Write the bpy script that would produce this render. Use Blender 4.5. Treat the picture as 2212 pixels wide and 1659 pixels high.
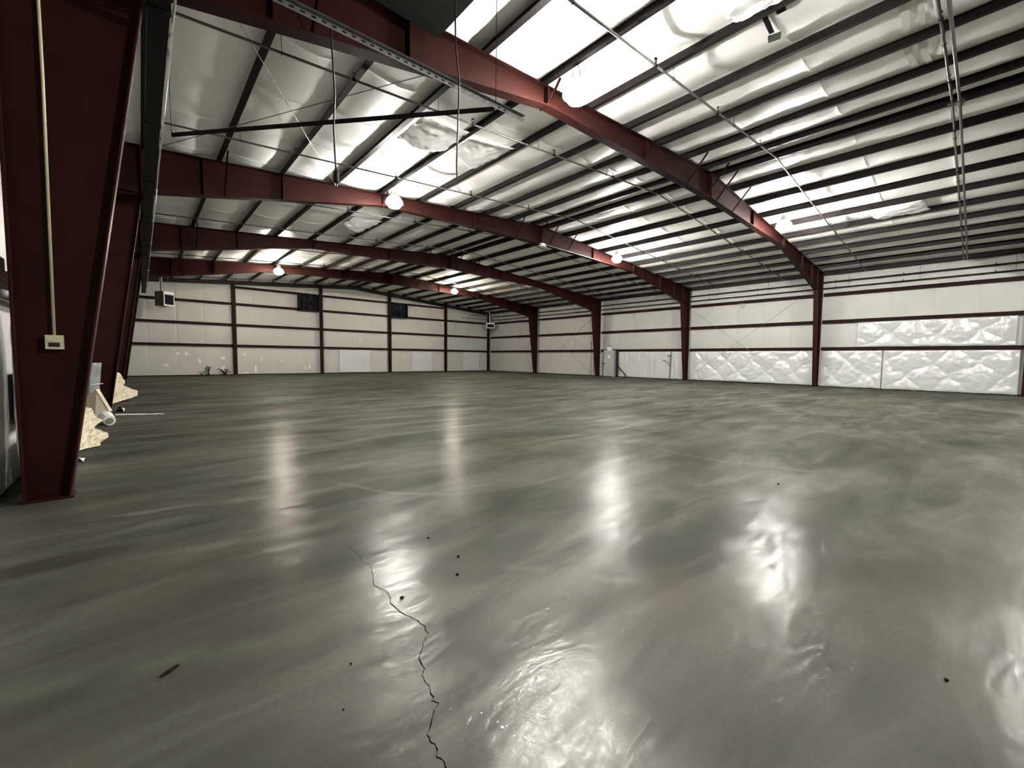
import bpy, math, random
from mathutils import Vector, Matrix, noise
random.seed(7)
S = bpy.context.scene
for o in list(bpy.data.objects): bpy.data.objects.remove(o)

# ------------------------------------------------------------------ camera, world, exposure
def set_camera():
    f, yaw, pitch, roll, h = 897.89, math.radians(41.774), math.radians(-3.585), math.radians(0.575), 1.478
    F = Vector((math.sin(yaw)*math.cos(pitch), math.cos(yaw)*math.cos(pitch), math.sin(pitch)))
    R0 = Vector((math.cos(yaw), -math.sin(yaw), 0)); U0 = R0.cross(F)
    R = R0*math.cos(roll) + U0*math.sin(roll); U = -R0*math.sin(roll) + U0*math.cos(roll)
    cam = bpy.data.cameras.new('camera'); cam.sensor_fit = 'HORIZONTAL'; cam.sensor_width = 36
    cam.lens = f/2212*36; cam.clip_start = .02; cam.clip_end = 300
    o = bpy.data.objects.new('camera', cam); S.collection.objects.link(o)
    m = Matrix((R, U, -F)).transposed().to_4x4(); m.translation = (0, 0, h); o.matrix_world = m
    S.camera = o
set_camera()
w = bpy.data.worlds.new('world'); S.world = w; w.use_nodes = True
w.node_tree.nodes['Background'].inputs[0].default_value = (.5, .55, .6, 1)
w.node_tree.nodes['Background'].inputs[1].default_value = 0.02
S.view_settings.view_transform = 'Standard'; S.view_settings.look = 'None'
S.view_settings.gamma = 1; S.view_settings.use_curve_mapping = False
S.view_settings.exposure = 2.62
LAMP = 480.0

# ------------------------------------------------------------------ building dimensions (metres)
XR = 14.2; ZR = 7.62; SL = .075
XO_L, XO_R = -.9, 29.3            # outer flange of the frame columns
WX_L, WX_R = -1.12, 29.65         # insulation faces of the side walls
Y_NEAR, Y_FAR = -9.1, 37.15
FY = [-1.45, 6.25, 13.97, 21.67, 29.22]
def roofline(x): return ZR - SL*abs(x - XR)
PX = [.30, 1.82, 3.34, 4.86, 6.38, 7.90, 9.42, 10.94, 12.46, 13.83, 14.57, 15.94, 17.46, 18.98, 20.50, 22.02, 23.54, 25.06, 26.58, 28.10]
GZ = [2.19, 3.73, 5.27]

# ------------------------------------------------------------------ materials
def mat(name, col, rough=.5, metal=0, spec=.5, var=.15, scale=4, bump=0, bscale=30, emit=None, estr=0, alpha=None, trans=0):
    m = bpy.data.materials.new(name); m.use_nodes = True
    nt = m.node_tree; N = nt.nodes; L = nt.links; b = N['Principled BSDF']
    b.inputs['Roughness'].default_value = rough; b.inputs['Metallic'].default_value = metal
    b.inputs['Specular IOR Level'].default_value = spec
    tc = N.new('ShaderNodeTexCoord')
    n = N.new('ShaderNodeTexNoise'); n.inputs['Scale'].default_value = scale; n.inputs['Detail'].default_value = 6
    L.new(tc.outputs['Object'], n.inputs['Vector'])
    r = N.new('ShaderNodeValToRGB')
    r.color_ramp.elements[0].position = .3; r.color_ramp.elements[1].position = .7
    r.color_ramp.elements[0].color = (*[c*(1-var) for c in col], 1)
    r.color_ramp.elements[1].color = (*[min(1, c*(1+var)) for c in col], 1)
    L.new(n.outputs['Fac'], r.inputs['Fac']); L.new(r.outputs['Color'], b.inputs['Base Color'])
    if bump:
        n2 = N.new('ShaderNodeTexNoise'); n2.inputs['Scale'].default_value = bscale; n2.inputs['Detail'].default_value = 4
        L.new(tc.outputs['Object'], n2.inputs['Vector'])
        bp = N.new('ShaderNodeBump'); bp.inputs['Strength'].default_value = bump; bp.inputs['Distance'].default_value = .02
        L.new(n2.outputs['Fac'], bp.inputs['Height']); L.new(bp.outputs['Normal'], b.inputs['Normal'])
    if emit:
        b.inputs['Emission Color'].default_value = (*emit, 1); b.inputs['Emission Strength'].default_value = estr
    if trans: b.inputs['Transmission Weight'].default_value = trans
    return m

M = {}
M['red'] = mat('red_oxide_steel', (.0155, .0042, .0034), .5, spec=.05, var=.2, scale=1.2, bump=.04, bscale=8)
M['purlin'] = mat('purlin_steel', (.0105, .0080, .0085), .55, spec=.12, var=.25, scale=1.5)
M['girt'] = mat('girt_steel', (.010, .0036, .0034), .55, spec=.05, var=.3, scale=2)
M['vinyl'] = mat('white_vinyl_facing', (.92, .92, .89), .45, var=.03, scale=.8, bump=.25, bscale=3)
M['vinylwall'] = mat('wall_vinyl_facing', (.272, .270, .250), .5, var=.06, scale=.6, bump=.15, bscale=4)
M['vinylnew'] = mat('new_vinyl_facing', (.32, .328, .336), .3, var=.04, scale=1.5, bump=.3, bscale=5)
M['quilt'] = mat('shiny_white_plastic', (.315, .325, .315), .18, spec=.7, var=.03, scale=2, bump=.35, bscale=9)
M['poly'] = mat('milky_poly_sheet', (.88, .89, .88), .6, var=.04, scale=2, bump=.3, bscale=6)
M['stain'] = mat('stained_facing', (.62, .65, .58), .5, var=.1, scale=6)
M['torn'] = mat('torn_clear_facing', (.93, .94, .93), .2, spec=.7, var=.05, scale=3, bump=.3, bscale=8)
M['deck'] = mat('roof_sheet', (.3, .3, .3), .5)
M['galv'] = mat('galvanised_steel', (.16, .165, .165), .35, metal=.7, var=.15, scale=10)
M['pipe'] = mat('dusty_iron_pipe', (.12, .115, .11), .4, metal=.5, var=.2, scale=6)
M['bright'] = mat('bright_conduit', (.62, .62, .60), .22, metal=.9, var=.05)
M['beige'] = mat('beige_paint', (.36, .33, .23), .4, var=.06)
M['black'] = mat('black_rubber', (.003, .003, .003), .4, spec=.3, var=.1)
M['fan'] = mat('fan_black', (.004, .0045, .008), .55, spec=.1, var=.2)
M['dark'] = mat('dark_grey_sheet', (.022, .027, .0255), .6, spec=.2, var=.1)
M['soot'] = mat('dusty_dark_steel', (.0055, .005, .005), .6, spec=.15, var=.5, scale=9, bump=.2, bscale=40)
M['batt'] = mat('cream_fibreglass', (.36, .32, .235), .85, var=.15, scale=8, bump=.7, bscale=25)
M['board'] = mat('tan_board', (.12, .105, .072), .7, var=.15, scale=6)
M['white'] = mat('white_scrap', (.44, .44, .43), .5, var=.04)
M['tarp'] = mat('grey_plastic', (.125, .132, .13), .5, var=.2, scale=4, bump=.4, bscale=6)
M['cab'] = mat('grey_cabinet_paint', (.20, .205, .185), .4, var=.05)
M['brown'] = mat('brown_enamel', (.028, .024, .020), .45, var=.1)
M['offwhite'] = mat('off_white_enamel', (.40, .40, .39), .4, var=.05)
M['twig'] = mat('dry_weed', (.010, .007, .0045), .9, spec=.05, var=.3)
M['crack'] = mat('crack_dark', (.0012, .0012, .001), .95, spec=0, var=.2)
M['crumb'] = mat('dark_crumb', (.004, .004, .0035), .9, spec=.05, var=.2)
M['tape'] = mat('dark_tape', (.006, .008, .009), .6, spec=.15, var=.1)
M['alu'] = mat('cast_aluminium', (.55, .55, .55), .3, metal=.9, var=.1)
M['wood'] = mat('stained_wood', (.075, .036, .018), .6, var=.3, scale=5)

def lampmat(name, col, s):
    m = bpy.data.materials.new(name); m.use_nodes = True
    nt = m.node_tree; N = nt.nodes; L = nt.links; b = N['Principled BSDF']
    b.inputs['Base Color'].default_value = (.9, .9, .9, 1); b.inputs['Roughness'].default_value = .2
    # ribbed refractor: emission varies a little round the bell
    tc = N.new('ShaderNodeTexCoord'); wv = N.new('ShaderNodeTexWave'); wv.inputs['Scale'].default_value = 6
    L.new(tc.outputs['Object'], wv.inputs['Vector'])
    mr = N.new('ShaderNodeMapRange'); mr.inputs['To Min'].default_value = s*.9; mr.inputs['To Max'].default_value = s*1.1
    L.new(wv.outputs['Fac'], mr.inputs['Value'])
    sp = N.new('ShaderNodeSeparateXYZ'); L.new(tc.outputs['Object'], sp.inputs[0])   # shoulder of the bell is dimmer than its mouth
    gr = N.new('ShaderNodeValToRGB'); e = gr.color_ramp.elements; e[0].position = .01; e[0].color = (.6, .6, .6, 1); e[1].position = .05; e[1].color = (1, 1, 1, 1)
    L.new(sp.outputs[2], gr.inputs[0]); ml = N.new('ShaderNodeMath'); ml.operation = 'MULTIPLY'
    L.new(gr.outputs[0], ml.inputs[0]); L.new(mr.outputs['Result'], ml.inputs[1]); L.new(ml.outputs[0], b.inputs['Emission Strength'])
    b.inputs['Emission Color'].default_value = (*col, 1)
    return m
# left row set weaker and right row stronger to even out the hall
M['glow'] = lampmat('lamp_glow', (1, .965, .90), LAMP)
M['glow_weak'] = lampmat('lamp_glow_weak', (1, .965, .90), LAMP*.78)
M['glow_strong'] = lampmat('lamp_glow_strong', (1, .965, .91), LAMP*1.35)
M['glow_warm'] = lampmat('lamp_glow_warm', (1, .90, .76), LAMP*.85)
M['dome'] = mat('prismatic_acrylic', (.85, .85, .83), .25, var=.02, emit=(1, .965, .90), estr=LAMP*.02)

def concrete():
    m = bpy.data.materials.new('trowelled_concrete'); m.use_nodes = True
    nt = m.node_tree; N = nt.nodes; L = nt.links; b = N['Principled BSDF']
    tc = N.new('ShaderNodeTexCoord'); P = tc.outputs['Object']
    def no(scale, detail=5, dist=0, rough=.55, vec=P):
        n = N.new('ShaderNodeTexNoise'); n.inputs['Scale'].default_value = scale; n.inputs['Detail'].default_value = detail
        n.inputs['Distortion'].default_value = dist; n.inputs['Roughness'].default_value = rough; L.new(vec, n.inputs['Vector']); return n.outputs['Fac']
    def mp(rot, sc):
        q = N.new('ShaderNodeMapping'); q.inputs['Rotation'].default_value = (0, 0, rot); q.inputs['Scale'].default_value = sc
        L.new(P, q.inputs['Vector']); return q.outputs['Vector']
    def ramp(v, stops):
        r = N.new('ShaderNodeValToRGB'); e = r.color_ramp.elements
        while len(e) < len(stops): e.new(.5)
        for k, (p, c) in enumerate(stops): e[k].position = p; e[k].color = (*c, 1)
        L.new(v, r.inputs['Fac']); return r.outputs['Color']
    def mix(f, a, c, t='MIX'):
        x = N.new('ShaderNodeMix'); x.data_type = 'RGBA'; x.blend_type = t
        (L.new(f, x.inputs[0]) if not isinstance(f, float) else setattr(x.inputs[0], 'default_value', f))
        for s, v in ((x.inputs[6], a), (x.inputs[7], c)):
            if isinstance(v, tuple): s.default_value = (*v, 1)
            else: L.new(v, s)
        return x.outputs[2]
    def mth(op, a, c=None, cl=False):
        x = N.new('ShaderNodeMath'); x.operation = op; x.use_clamp = cl
        for k, v in enumerate((a, c)):
            if v is None: continue
            if isinstance(v, (int, float)): x.inputs[k].default_value = v
            else: L.new(v, x.inputs[k])
        return x.outputs[0]
    def rng(v, a, c, lo, hi):
        x = N.new('ShaderNodeMapRange'); x.inputs[1].default_value = a; x.inputs[2].default_value = c
        x.inputs[3].default_value = lo; x.inputs[4].default_value = hi; L.new(v, x.inputs[0]); return x.outputs[0]
    big = no(.55, 7, 1.2)
    base = ramp(big, [(.30, (.105, .106, .094)), (.5, (.172, .170, .155)), (.70, (.25, .246, .226))])
    st = no(1.0, 6, 1.2, .55, mp(.55, (.45, 1.7, 1)))         # long trowel sweeps
    base = mix(rng(st, .45, .72, 0, .75), base, (.34, .34, .315))
    st2 = no(1.0, 5, .8, .5, mp(-.75, (.30, .9, 1)))
    base = mix(rng(st2, .46, .70, 0, .75), base, (.075, .077, .068))
    warm = no(.42, 4, .6, .5, mp(.2, (1, 1.3, 1)))
    base = mix(rng(warm, .48, .75, 0, .6), base, (.20, .165, .13))
    fine = no(38, 5)
    base = mix(.35, base, ramp(fine, [(.3, (.35, .35, .35)), (.7, (.68, .68, .68))]), 'OVERLAY')
    # wear marks with a shape of their own: scraped arcs, a damp stain, a scoured rough patch
    sep = N.new('ShaderNodeSeparateXYZ'); L.new(P, sep.inputs[0]); X, Y = sep.outputs[0], sep.outputs[1]
    wob = mth('MULTIPLY', mth('SUBTRACT', no(1.6, 4), .5), .35)
    def dist(cx, cy, sx=1., sy=1.):
        dx = mth('MULTIPLY', mth('SUBTRACT', X, cx), sx); dy = mth('MULTIPLY', mth('SUBTRACT', Y, cy), sy)
        return mth('ADD', mth('SQRT', mth('ADD', mth('MULTIPLY', dx, dx), mth('MULTIPLY', dy, dy))), wob)
    def arc(cx, cy, r, wd, mx, my, mr_, col, amt):
        d = mth('ABSOLUTE', mth('SUBTRACT', dist(cx, cy), r))
        near = rng(dist(mx, my), mr_*.5, mr_, 1, 0)
        f = mth('MULTIPLY', mth('MULTIPLY', rng(d, 0, wd, 1, 0), near), rng(no(3, 5), .35, .6, .2, 1))
        return mth('MULTIPLY', f, amt), col
    for a in [(3.6, 5.3, 1.95, .07, 1.95, 4.1, 1.2, (.36, .36, .34), .8), (1.5, 9.5, 4.6, .10, .35, 5.0, .9, (.40, .40, .37), .9),
              (1.2, 9.0, 5.2, .12, .45, 3.85, .8, (.36, .37, .34), .8), (2.0, 8.0, 5.8, .16, .1, 2.6, .9, (.30, .31, .28), .7),
              (4.2, 3.4, 2.6, .08, 2.0, 1.7, .6, (.34, .35, .33), .8), (5.4, 7.0, 2.6, .12, 3.6, 5.1, 1.3, (.33, .33, .31), .6),
              (9.5, 3.0, 3.2, .10, 6.6, 2.4, 1.6, (.32, .32, .30), .5)]:
        f, c = arc(*a); base = mix(f, base, c)
    damp = rng(dist(-.45, 4.28, 1.0, 2.6), .30, .52, .75, 0); base = mix(damp, base, (.070, .066, .054))
    rust = rng(dist(2.42, 1.2, 1.2, 1.6), .15, .55, .5, 0); base = mix(rust, base, (.22, .165, .10))
    scour = rng(dist(1.25, 1.02, 1.6, 1.3), .18, .62, 1, 0)
    grit = rng(no(26, 8, .8, .7), .40, .62, 0, 1)
    base = mix(mth('MULTIPLY', scour, mth('MULTIPLY', grit, .8)), base, (.30, .30, .27))
    base = mix(mth('MULTIPLY', scour, rng(no(19, 7, .5, .7), .56, .68, 0, .7)), base, (.06, .06, .052))
    rg = mth('ADD', rng(st, .3, .7, .14, .22), rng(big, .3, .7, -.03, .04))
    rg = mth('ADD', rg, mth('MULTIPLY', scour, rng(grit, 0, 1, .22, .02)))
    h = mth('ADD', mth('ADD', no(5, 6, .8, .6, mp(.5, (.6, 1.6, 1))), mth('MULTIPLY', no(17, 6, .6, .65, mp(.3, (.7, 1.4, 1))), .45)), mth('MULTIPLY', fine, mth('ADD', .04, mth('MULTIPLY', scour, .4))))
    bp = N.new('ShaderNodeBump'); bp.inputs['Strength'].default_value = .34; bp.inputs['Distance'].default_value = .012
    L.new(h, bp.inputs['Height'])
    df = N.new('ShaderNodeBsdfDiffuse'); df.inputs['Roughness'].default_value = .3; dk = N.new('ShaderNodeMix'); dk.data_type = 'RGBA'; dk.blend_type = 'MULTIPLY'; dk.inputs[0].default_value = 1; dk.inputs[7].default_value = (.178, .183, .162, 1); L.new(base, dk.inputs[6]); L.new(dk.outputs[2], df.inputs['Color'])
    gl = N.new('ShaderNodeBsdfGlossy'); gl.inputs['Color'].default_value = (.95, .95, .92, 1); L.new(rg, gl.inputs['Roughness']); L.new(bp.outputs['Normal'], gl.inputs['Normal'])
    pol = mth('ADD', rng(st, .35, .75, .015, .027), mth('MULTIPLY', rng(no(1.0, 8, 1.4, .62, mp(.45, (1.2, 4.5, 1))), .38, .62, -.011, .013), 1.0))   # patchy polish
    g2 = N.new('ShaderNodeBsdfGlossy'); g2.inputs['Color'].default_value = (.95, .95, .90, 1); g2.inputs['Roughness'].default_value = .50
    m2 = N.new('ShaderNodeMixShader'); L.new(mth('ADD', .012, mth('MULTIPLY', rng(st, .35, .7, .3, 1.0), rng(st2, .4, .7, .022, .008))), m2.inputs[0]); L.new(df.outputs[0], m2.inputs[1]); L.new(g2.outputs[0], m2.inputs[2])
    ms = N.new('ShaderNodeMixShader'); L.new(pol, ms.inputs[0]); L.new(m2.outputs[0], ms.inputs[1]); L.new(gl.outputs[0], ms.inputs[2])
    L.new(ms.outputs[0], N['Material Output'].inputs['Surface']); N.remove(b)
    return m
M['concrete'] = concrete()

# ------------------------------------------------------------------ mesh helpers
class MB:
    def __init__(s): s.v = []; s.f = []; s.smooth = False
    def add(s, vs, fs):
        o = len(s.v); s.v += [Vector(p) for p in vs]; s.f += [tuple(i + o for i in f) for f in fs]; return s
    def box(s, a, b):
        (x0, y0, z0), (x1, y1, z1) = a, b
        return s.add([(x0,y0,z0),(x1,y0,z0),(x1,y1,z0),(x0,y1,z0),(x0,y0,z1),(x1,y0,z1),(x1,y1,z1),(x0,y1,z1)],
                     [(0,3,2,1),(4,5,6,7),(0,1,5,4),(1,2,6,5),(2,3,7,6),(3,0,4,7)])
    def prism(s, poly, fn):          # poly: closed list of 2d points; fn(u,v,k)->3d for k=0,1
        n = len(poly); vs = [fn(u, v, 0) for u, v in poly] + [fn(u, v, 1) for u, v in poly]
        fs = [tuple(range(n))[::-1], tuple(range(n, 2*n))] + [(i, (i+1) % n, n+(i+1) % n, n+i) for i in range(n)]
        return s.add(vs, fs)
    def xz(s, poly, y0, y1): return s.prism(poly, lambda u, v, k: (u, (y0, y1)[k], v))
    def yz(s, poly, x0, x1): return s.prism(poly, lambda u, v, k: ((x0, x1)[k], u, v))
    def xy(s, poly, z0, z1): return s.prism(poly, lambda u, v, k: (u, v, (z0, z1)[k]))
    def plate(s, p, q, y0, y1, t):   # flange along a segment in xz, thickness t centred
        d = Vector((q[0]-p[0], q[1]-p[1])).normalized(); n = Vector((-d.y, d.x))*t/2
        return s.xz([(p[0]+n.x, p[1]+n.y), (q[0]+n.x, q[1]+n.y), (q[0]-n.x, q[1]-n.y), (p[0]-n.x, p[1]-n.y)], y0, y1)
    def path(s, pts, r, n=8):
        pts = [Vector(p) for p in pts]; rings = []; up = None
        for i, p in enumerate(pts):
            t = (pts[min(i+1, len(pts)-1)] - pts[max(i-1, 0)]).normalized()
            if up is None: up = Vector((0, 0, 1)) if abs(t.z) < .9 else Vector((1, 0, 0))
            a = t.cross(up).normalized(); c = a.cross(t).normalized(); up = c
            rr = r[i] if isinstance(r, (list, tuple)) else r
            rings.append([p + a*math.cos(2*math.pi*k/n)*rr + c*math.sin(2*math.pi*k/n)*rr for k in range(n)])
        vs = [q for g in rings for q in g]; fs = []
        for i in range(len(rings)-1):
            for k in range(n): fs.append((i*n+k, i*n+(k+1) % n, (i+1)*n+(k+1) % n, (i+1)*n+k))
        fs.append(tuple(range(n))); fs.append(tuple(range((len(rings)-1)*n, len(rings)*n))[::-1])
        return s.add(vs, fs)
    def bar(s, p, q, w, h):          # rectangular bar between two points
        p, q = Vector(p), Vector(q); t = (q-p).normalized(); up = Vector((0, 0, 1)) if abs(t.z) < .95 else Vector((0, 1, 0))
        a = t.cross(up).normalized()*w/2; c = a.cross(t).normalized()*h/2
        vs = [e+sa*a+sc*c for e in (p, q) for sa, sc in ((-1,-1),(1,-1),(1,1),(-1,1))]
        return s.add(vs, [(0,1,2,3),(7,6,5,4),(0,4,5,1),(1,5,6,2),(2,6,7,3),(3,7,4,0)])
    def angle(s, p, q, w, t):        # L-section between two points
        p, q = Vector(p), Vector(q); d = (q-p).normalized(); a = d.cross(Vector((0, 0, 1))).normalized(); c = a.cross(d)
        if c.z < 0: c = -c
        poly = [(0,0),(w,0),(w,t),(t,t),(t,w),(0,w)]
        return s.prism(poly, lambda u, v, k: (p, q)[k] + a*u - c*v)
    def lathe(s, prof, c=(0,0,0), n=24):
        c = Vector(c); vs = []; fs = []; m = len(prof)
        for r, z in prof:
            for k in range(n): vs.append(c + Vector((r*math.cos(2*math.pi*k/n), r*math.sin(2*math.pi*k/n), z)))
        for i in range(m-1):
            for k in range(n): fs.append((i*n+k, i*n+(k+1) % n, (i+1)*n+(k+1) % n, (i+1)*n+k))
        fs.append(tuple(range(n))[::-1]); fs.append(tuple(range((m-1)*n, m*n)))
        return s.add(vs, fs)
    def grid(s, nu, nv, fn, thick=None):   # fn(u,v)->3d ; thick: vector offset making a closed sheet
        vs = [Vector(fn(i/nu, j/nv)) for j in range(nv+1) for i in range(nu+1)]; W = nu+1
        fs = [(j*W+i, j*W+i+1, (j+1)*W+i+1, (j+1)*W+i) for j in range(nv) for i in range(nu)]
        if thick is not None:
            t = Vector(thick); n = len(vs); vs += [p+t for p in vs]; fs += [tuple(i+n for i in f)[::-1] for f in fs]
            bd = [i for i in range(W)] + [j*W+nu for j in range(1, nv+1)] + [nv*W+i for i in range(nu-1, -1, -1)] + [j*W for j in range(nv-1, 0, -1)]
            for k in range(len(bd)): a, c = bd[k], bd[(k+1) % len(bd)]; fs.append((a, a+n, c+n, c))
        return s.add(vs, fs)
    def rot(s, ang, c):
        c = Vector(c); R = Matrix.Rotation(ang, 3, 'Z'); s.v = [R @ (p-c) + c for p in s.v]; return s
    def build(s, name, m, parent=None, smooth=False):
        lo = [min(p[i] for p in s.v) for i in range(3)]; hi = [max(p[i] for p in s.v) for i in range(3)]
        org = Vector(((lo[0]+hi[0])/2, (lo[1]+hi[1])/2, lo[2]))
        me = bpy.data.meshes.new(name); me.from_pydata([p-org for p in s.v], [], s.f); me.update()
        import bmesh
        bm = bmesh.new(); bm.from_mesh(me); bmesh.ops.recalc_face_normals(bm, faces=bm.faces); bm.to_mesh(me); bm.free()
        me.materials.append(M[m])
        if smooth:
            for p in me.polygons: p.use_smooth = True
        o = bpy.data.objects.new(name, me); S.collection.objects.link(o)
        pl = Vector((0, 0, 0)); q = parent
        while q is not None: pl += q.location; q = q.parent
        o.location = org - pl
        if parent is not None: o.parent = parent
        return o
def tag(o, label=None, cat=None, group=None, kind=None):
    if label: o['label'] = label
    if cat: o['category'] = cat
    if group: o['group'] = group
    if kind: o['kind'] = kind
    return o
def thing(name, loc, label, cat, group=None):
    o = bpy.data.objects.new(name, None); S.collection.objects.link(o); o.location = loc; o.empty_display_size = .2
    return tag(o, label, cat, group)
def fbm(x, y, z=0, o=3): return noise.fractal(Vector((x, y, z)), 1.0, 2.0, o)
ORD = ['first','second','third','fourth','fifth','sixth','seventh','eighth','ninth','tenth','eleventh','twelfth']

# ------------------------------------------------------------------ the setting
floor = tag(MB().box((WX_L-.3, Y_NEAR-.3, -.2), (WX_R+.3, Y_FAR+.3, 0)).build('floor', 'concrete'), 'smooth grey trowelled concrete slab floor', kind='structure')
floor.data.transform(Matrix.Translation(floor.location)); floor.location = (0, 0, 0)
# long jagged crack in the slab
ck = [(1.126,3.411),(1.168,3.196),(1.164,3.035),(1.145,2.88),(1.169,2.805),(1.131,2.668),(1.072,2.518),(1.104,2.447),(1.098,2.341),(1.067,2.251),(1.084,2.14),(1.103,2.054),(1.114,1.968),(1.101,1.885),(1.038,1.833),(.977,1.76),(.959,1.677),(.924,1.63),(.915,1.551),(.892,1.489),(.897,1.459),(.852,1.423),(.792,1.361),(.785,1.304),(.772,1.256),(.777,1.2),(.74,1.1),(.70,.9),(.62,.6)]
pts = []
for a, b2 in zip(ck, ck[1:]):
    for k in range(4):
        t = k/4; x = a[0]+(b2[0]-a[0])*t; y = a[1]+(b2[1]-a[1])*t
        pts.append((x+random.uniform(-.007, .007), y+random.uniform(-.005, .005)))
mb = MB(); vs = []; fs = []
for i, (x, y) in enumerate(pts):
    wd = (.0011 + .0022*random.random())*(min(1, i/40+.25))
    vs += [(x-wd, y, .0012), (x+wd, y+.001, .0012)]
    if i: fs.append((2*i-2, 2*i-1, 2*i+1, 2*i))
mb.add(vs, fs).build('crack', 'crack', floor)

# ceiling: sheet roof over white faced insulation blankets that sag between the purlins
cm = MB()
cm.xz([(WX_L-.3, roofline(WX_L-.3)+.30), (XR, ZR+.30), (WX_R+.3, roofline(WX_R+.3)+.30), (WX_R+.3, roofline(WX_R+.3)+.36), (XR, ZR+.36), (WX_L-.3, roofline(WX_L-.3)+.36)], Y_NEAR-.3, Y_FAR+.3)
ceiling = tag(cm.build('ceiling', 'deck'), 'low gabled roof lined with white faced insulation blankets', kind='structure')
knots = [WX_L-.1] + PX + [WX_R+.1]
xs = []
for a, b2 in zip(knots, knots[1:]):
    n = 6 if b2-a > 1 else 3
    xs += [(a+(b2-a)*k/n, k/n, b2-a) for k in range(n)]
xs.append((knots[-1], 0, 1))
seams = [Y_NEAR-.1]; y = 4.45-1.83*7
while y < Y_FAR:
    if y > Y_NEAR+.2: seams.append(y)
    y += 1.83
seams.append(Y_FAR+.1)
for si, (ya, yb) in enumerate(zip(seams, seams[1:])):
    ys = [ya, ya+.03, ya+.09] + [ya+(yb-ya)*k/6 for k in range(1, 6)] + [yb-.09, yb-.03, yb]
    vs = []; fs = []; W = len(xs)
    for j, yy in enumerate(ys):
        e = 0 if 2 <= j <= len(ys)-3 else (.005 if j in (1, len(ys)-2) else .016)
        for (xx, t, gap) in xs:
            sag = 4*t*(1-t)*min(1, gap/1.5)
            z = roofline(xx)+.205 - sag*(.118+.03*fbm(xx*.5, yy*.5, 3)) - e*(.3+.7*sag) + .018*sag*fbm(xx*1.7, yy*1.7, 9)
            vs.append((xx, yy, z))
    for j in range(len(ys)-1):
        for i in range(W-1): fs.append((j*W+i, j*W+i+1, (j+1)*W+i+1, (j+1)*W+i))
    MB().add(vs, fs).build('insulation_blanket', 'vinyl', ceiling, smooth=True)

def wall(name, label, sheet_a, sheet_b):
    return tag(MB().box(sheet_a, sheet_b).build(name, 'deck'), label, kind='structure')
wall_far = tag(MB().xz([(WX_L-.3, 0), (WX_R+.3, 0), (WX_R+.3, roofline(WX_R+.3)+.36), (XR, ZR+.36), (WX_L-.3, roofline(WX_L-.3)+.36)], Y_FAR+.12, Y_FAR+.2).build('wall_far', 'deck'), 'white insulated end wall with dark red girts', kind='structure')
wall_near = tag(MB().xz([(WX_L-.3, 0), (WX_R+.3, 0), (WX_R+.3, roofline(WX_R+.3)+.36), (XR, ZR+.36), (WX_L-.3, roofline(WX_L-.3)+.36)], Y_NEAR-.2, Y_NEAR-.02).build('wall_near', 'vinylwall'), 'white insulated end wall behind the viewer', kind='structure')
wall_right = wall('wall_right', 'long white insulated side wall on the right', (WX_R+.12, Y_NEAR-.2, 0), (WX_R+.2, Y_FAR+.2, roofline(WX_R)+.36))
wall_left = wall('wall_left', 'long white insulated side wall behind the left columns', (WX_L-.2, Y_NEAR-.2, 0), (WX_L-.12, Y_FAR+.2, roofline(WX_L)+.36))
def zknots(top, extra=()):
    kn = [0.02] + GZ + list(extra) + [top]; out = []
    for a, b2 in zip(kn, kn[1:]):
        for k in range(5): out.append((a+(b2-a)*k/5, k/5))
    return out + [(top, 0)]
def wall_strip(parent, a, b2, fn, topfn, m='vinylwall', amp=.05, sd=0):
    us = [a, a+.02, a+.08] + [a+(b2-a)*k/4 for k in range(1, 4)] + [b2-.08, b2-.02, b2]
    vs = []; fs = []; W = len(us); zk = zknots(min(topfn(a), topfn(b2)))
    for z, t in zk:
        bul = 4*t*(1-t)
        for i, u in enumerate(us):
            e = .008 if i in (0, W-1) else (.003 if i in (1, W-2) else 0)
            zz = z if z < zk[-1][0]-.01 else topfn(u)
            vs.append(fn(u, zz, amp*bul*(.7+.6*fbm(u*.7, z*.7, sd)) - e))
    for j in range(len(zk)-1):
        for i in range(W-1): fs.append((j*W+i, j*W+i+1, (j+1)*W+i+1, (j+1)*W+i))
    MB().add(vs, fs).build('insulation_panel', m, parent, smooth=True)
x = WX_L
while x < WX_R-.1:
    xe = min(x+1.53, WX_R)
    wall_strip(wall_far, x, xe, lambda u, z, d: (u, Y_FAR-d, z), lambda u: roofline(u)+.22, amp=.04)
    x = xe
y = Y_NEAR
while y < Y_FAR-.1:
    ye = min(y+1.53, Y_FAR)
    wall_strip(wall_right, y, ye, lambda u, z, d: (WX_R-d, u, z), lambda u: roofline(WX_R)+.22, amp=.04, sd=5)
    wall_strip(wall_left, y, ye, lambda u, z, d: (WX_L+d, u, z), lambda u: roofline(WX_L)+.22, amp=.04, sd=8)
    y = ye
# tape marks and scuffs left on the far wall
for (xx, zz, ww, hh) in [(1.95,1.55,.16,.2),(2.42,1.55,.16,.22),(3.15,1.05,.10,.35),(1.3,.75,.25,.14),(4.55,1.25,.25,.22),(4.55,.45,.22,.45),(4.35,.1,.5,.05),(5.9,1.55,.12,.25),(6.6,.45,.12,.6),(7.0,1.2,.06,.3),(10.5,.6,.15,.3),(10.15,.5,.08,.25),(8.4,1.1,.06,.2),(13.9,3.0,.05,.3),(14.8,3.0,.12,.1),(6.0,.15,.4,.08)]:
    MB().xz([(xx-ww/2, zz-hh/2), (xx+ww/2, zz-hh/2+.02), (xx+ww/2*.8, zz+hh/2), (xx-ww/2*.9, zz+hh/2*.9)], Y_FAR-.075, Y_FAR-.07).build('tape_scrap', 'white', wall_far)

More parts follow.
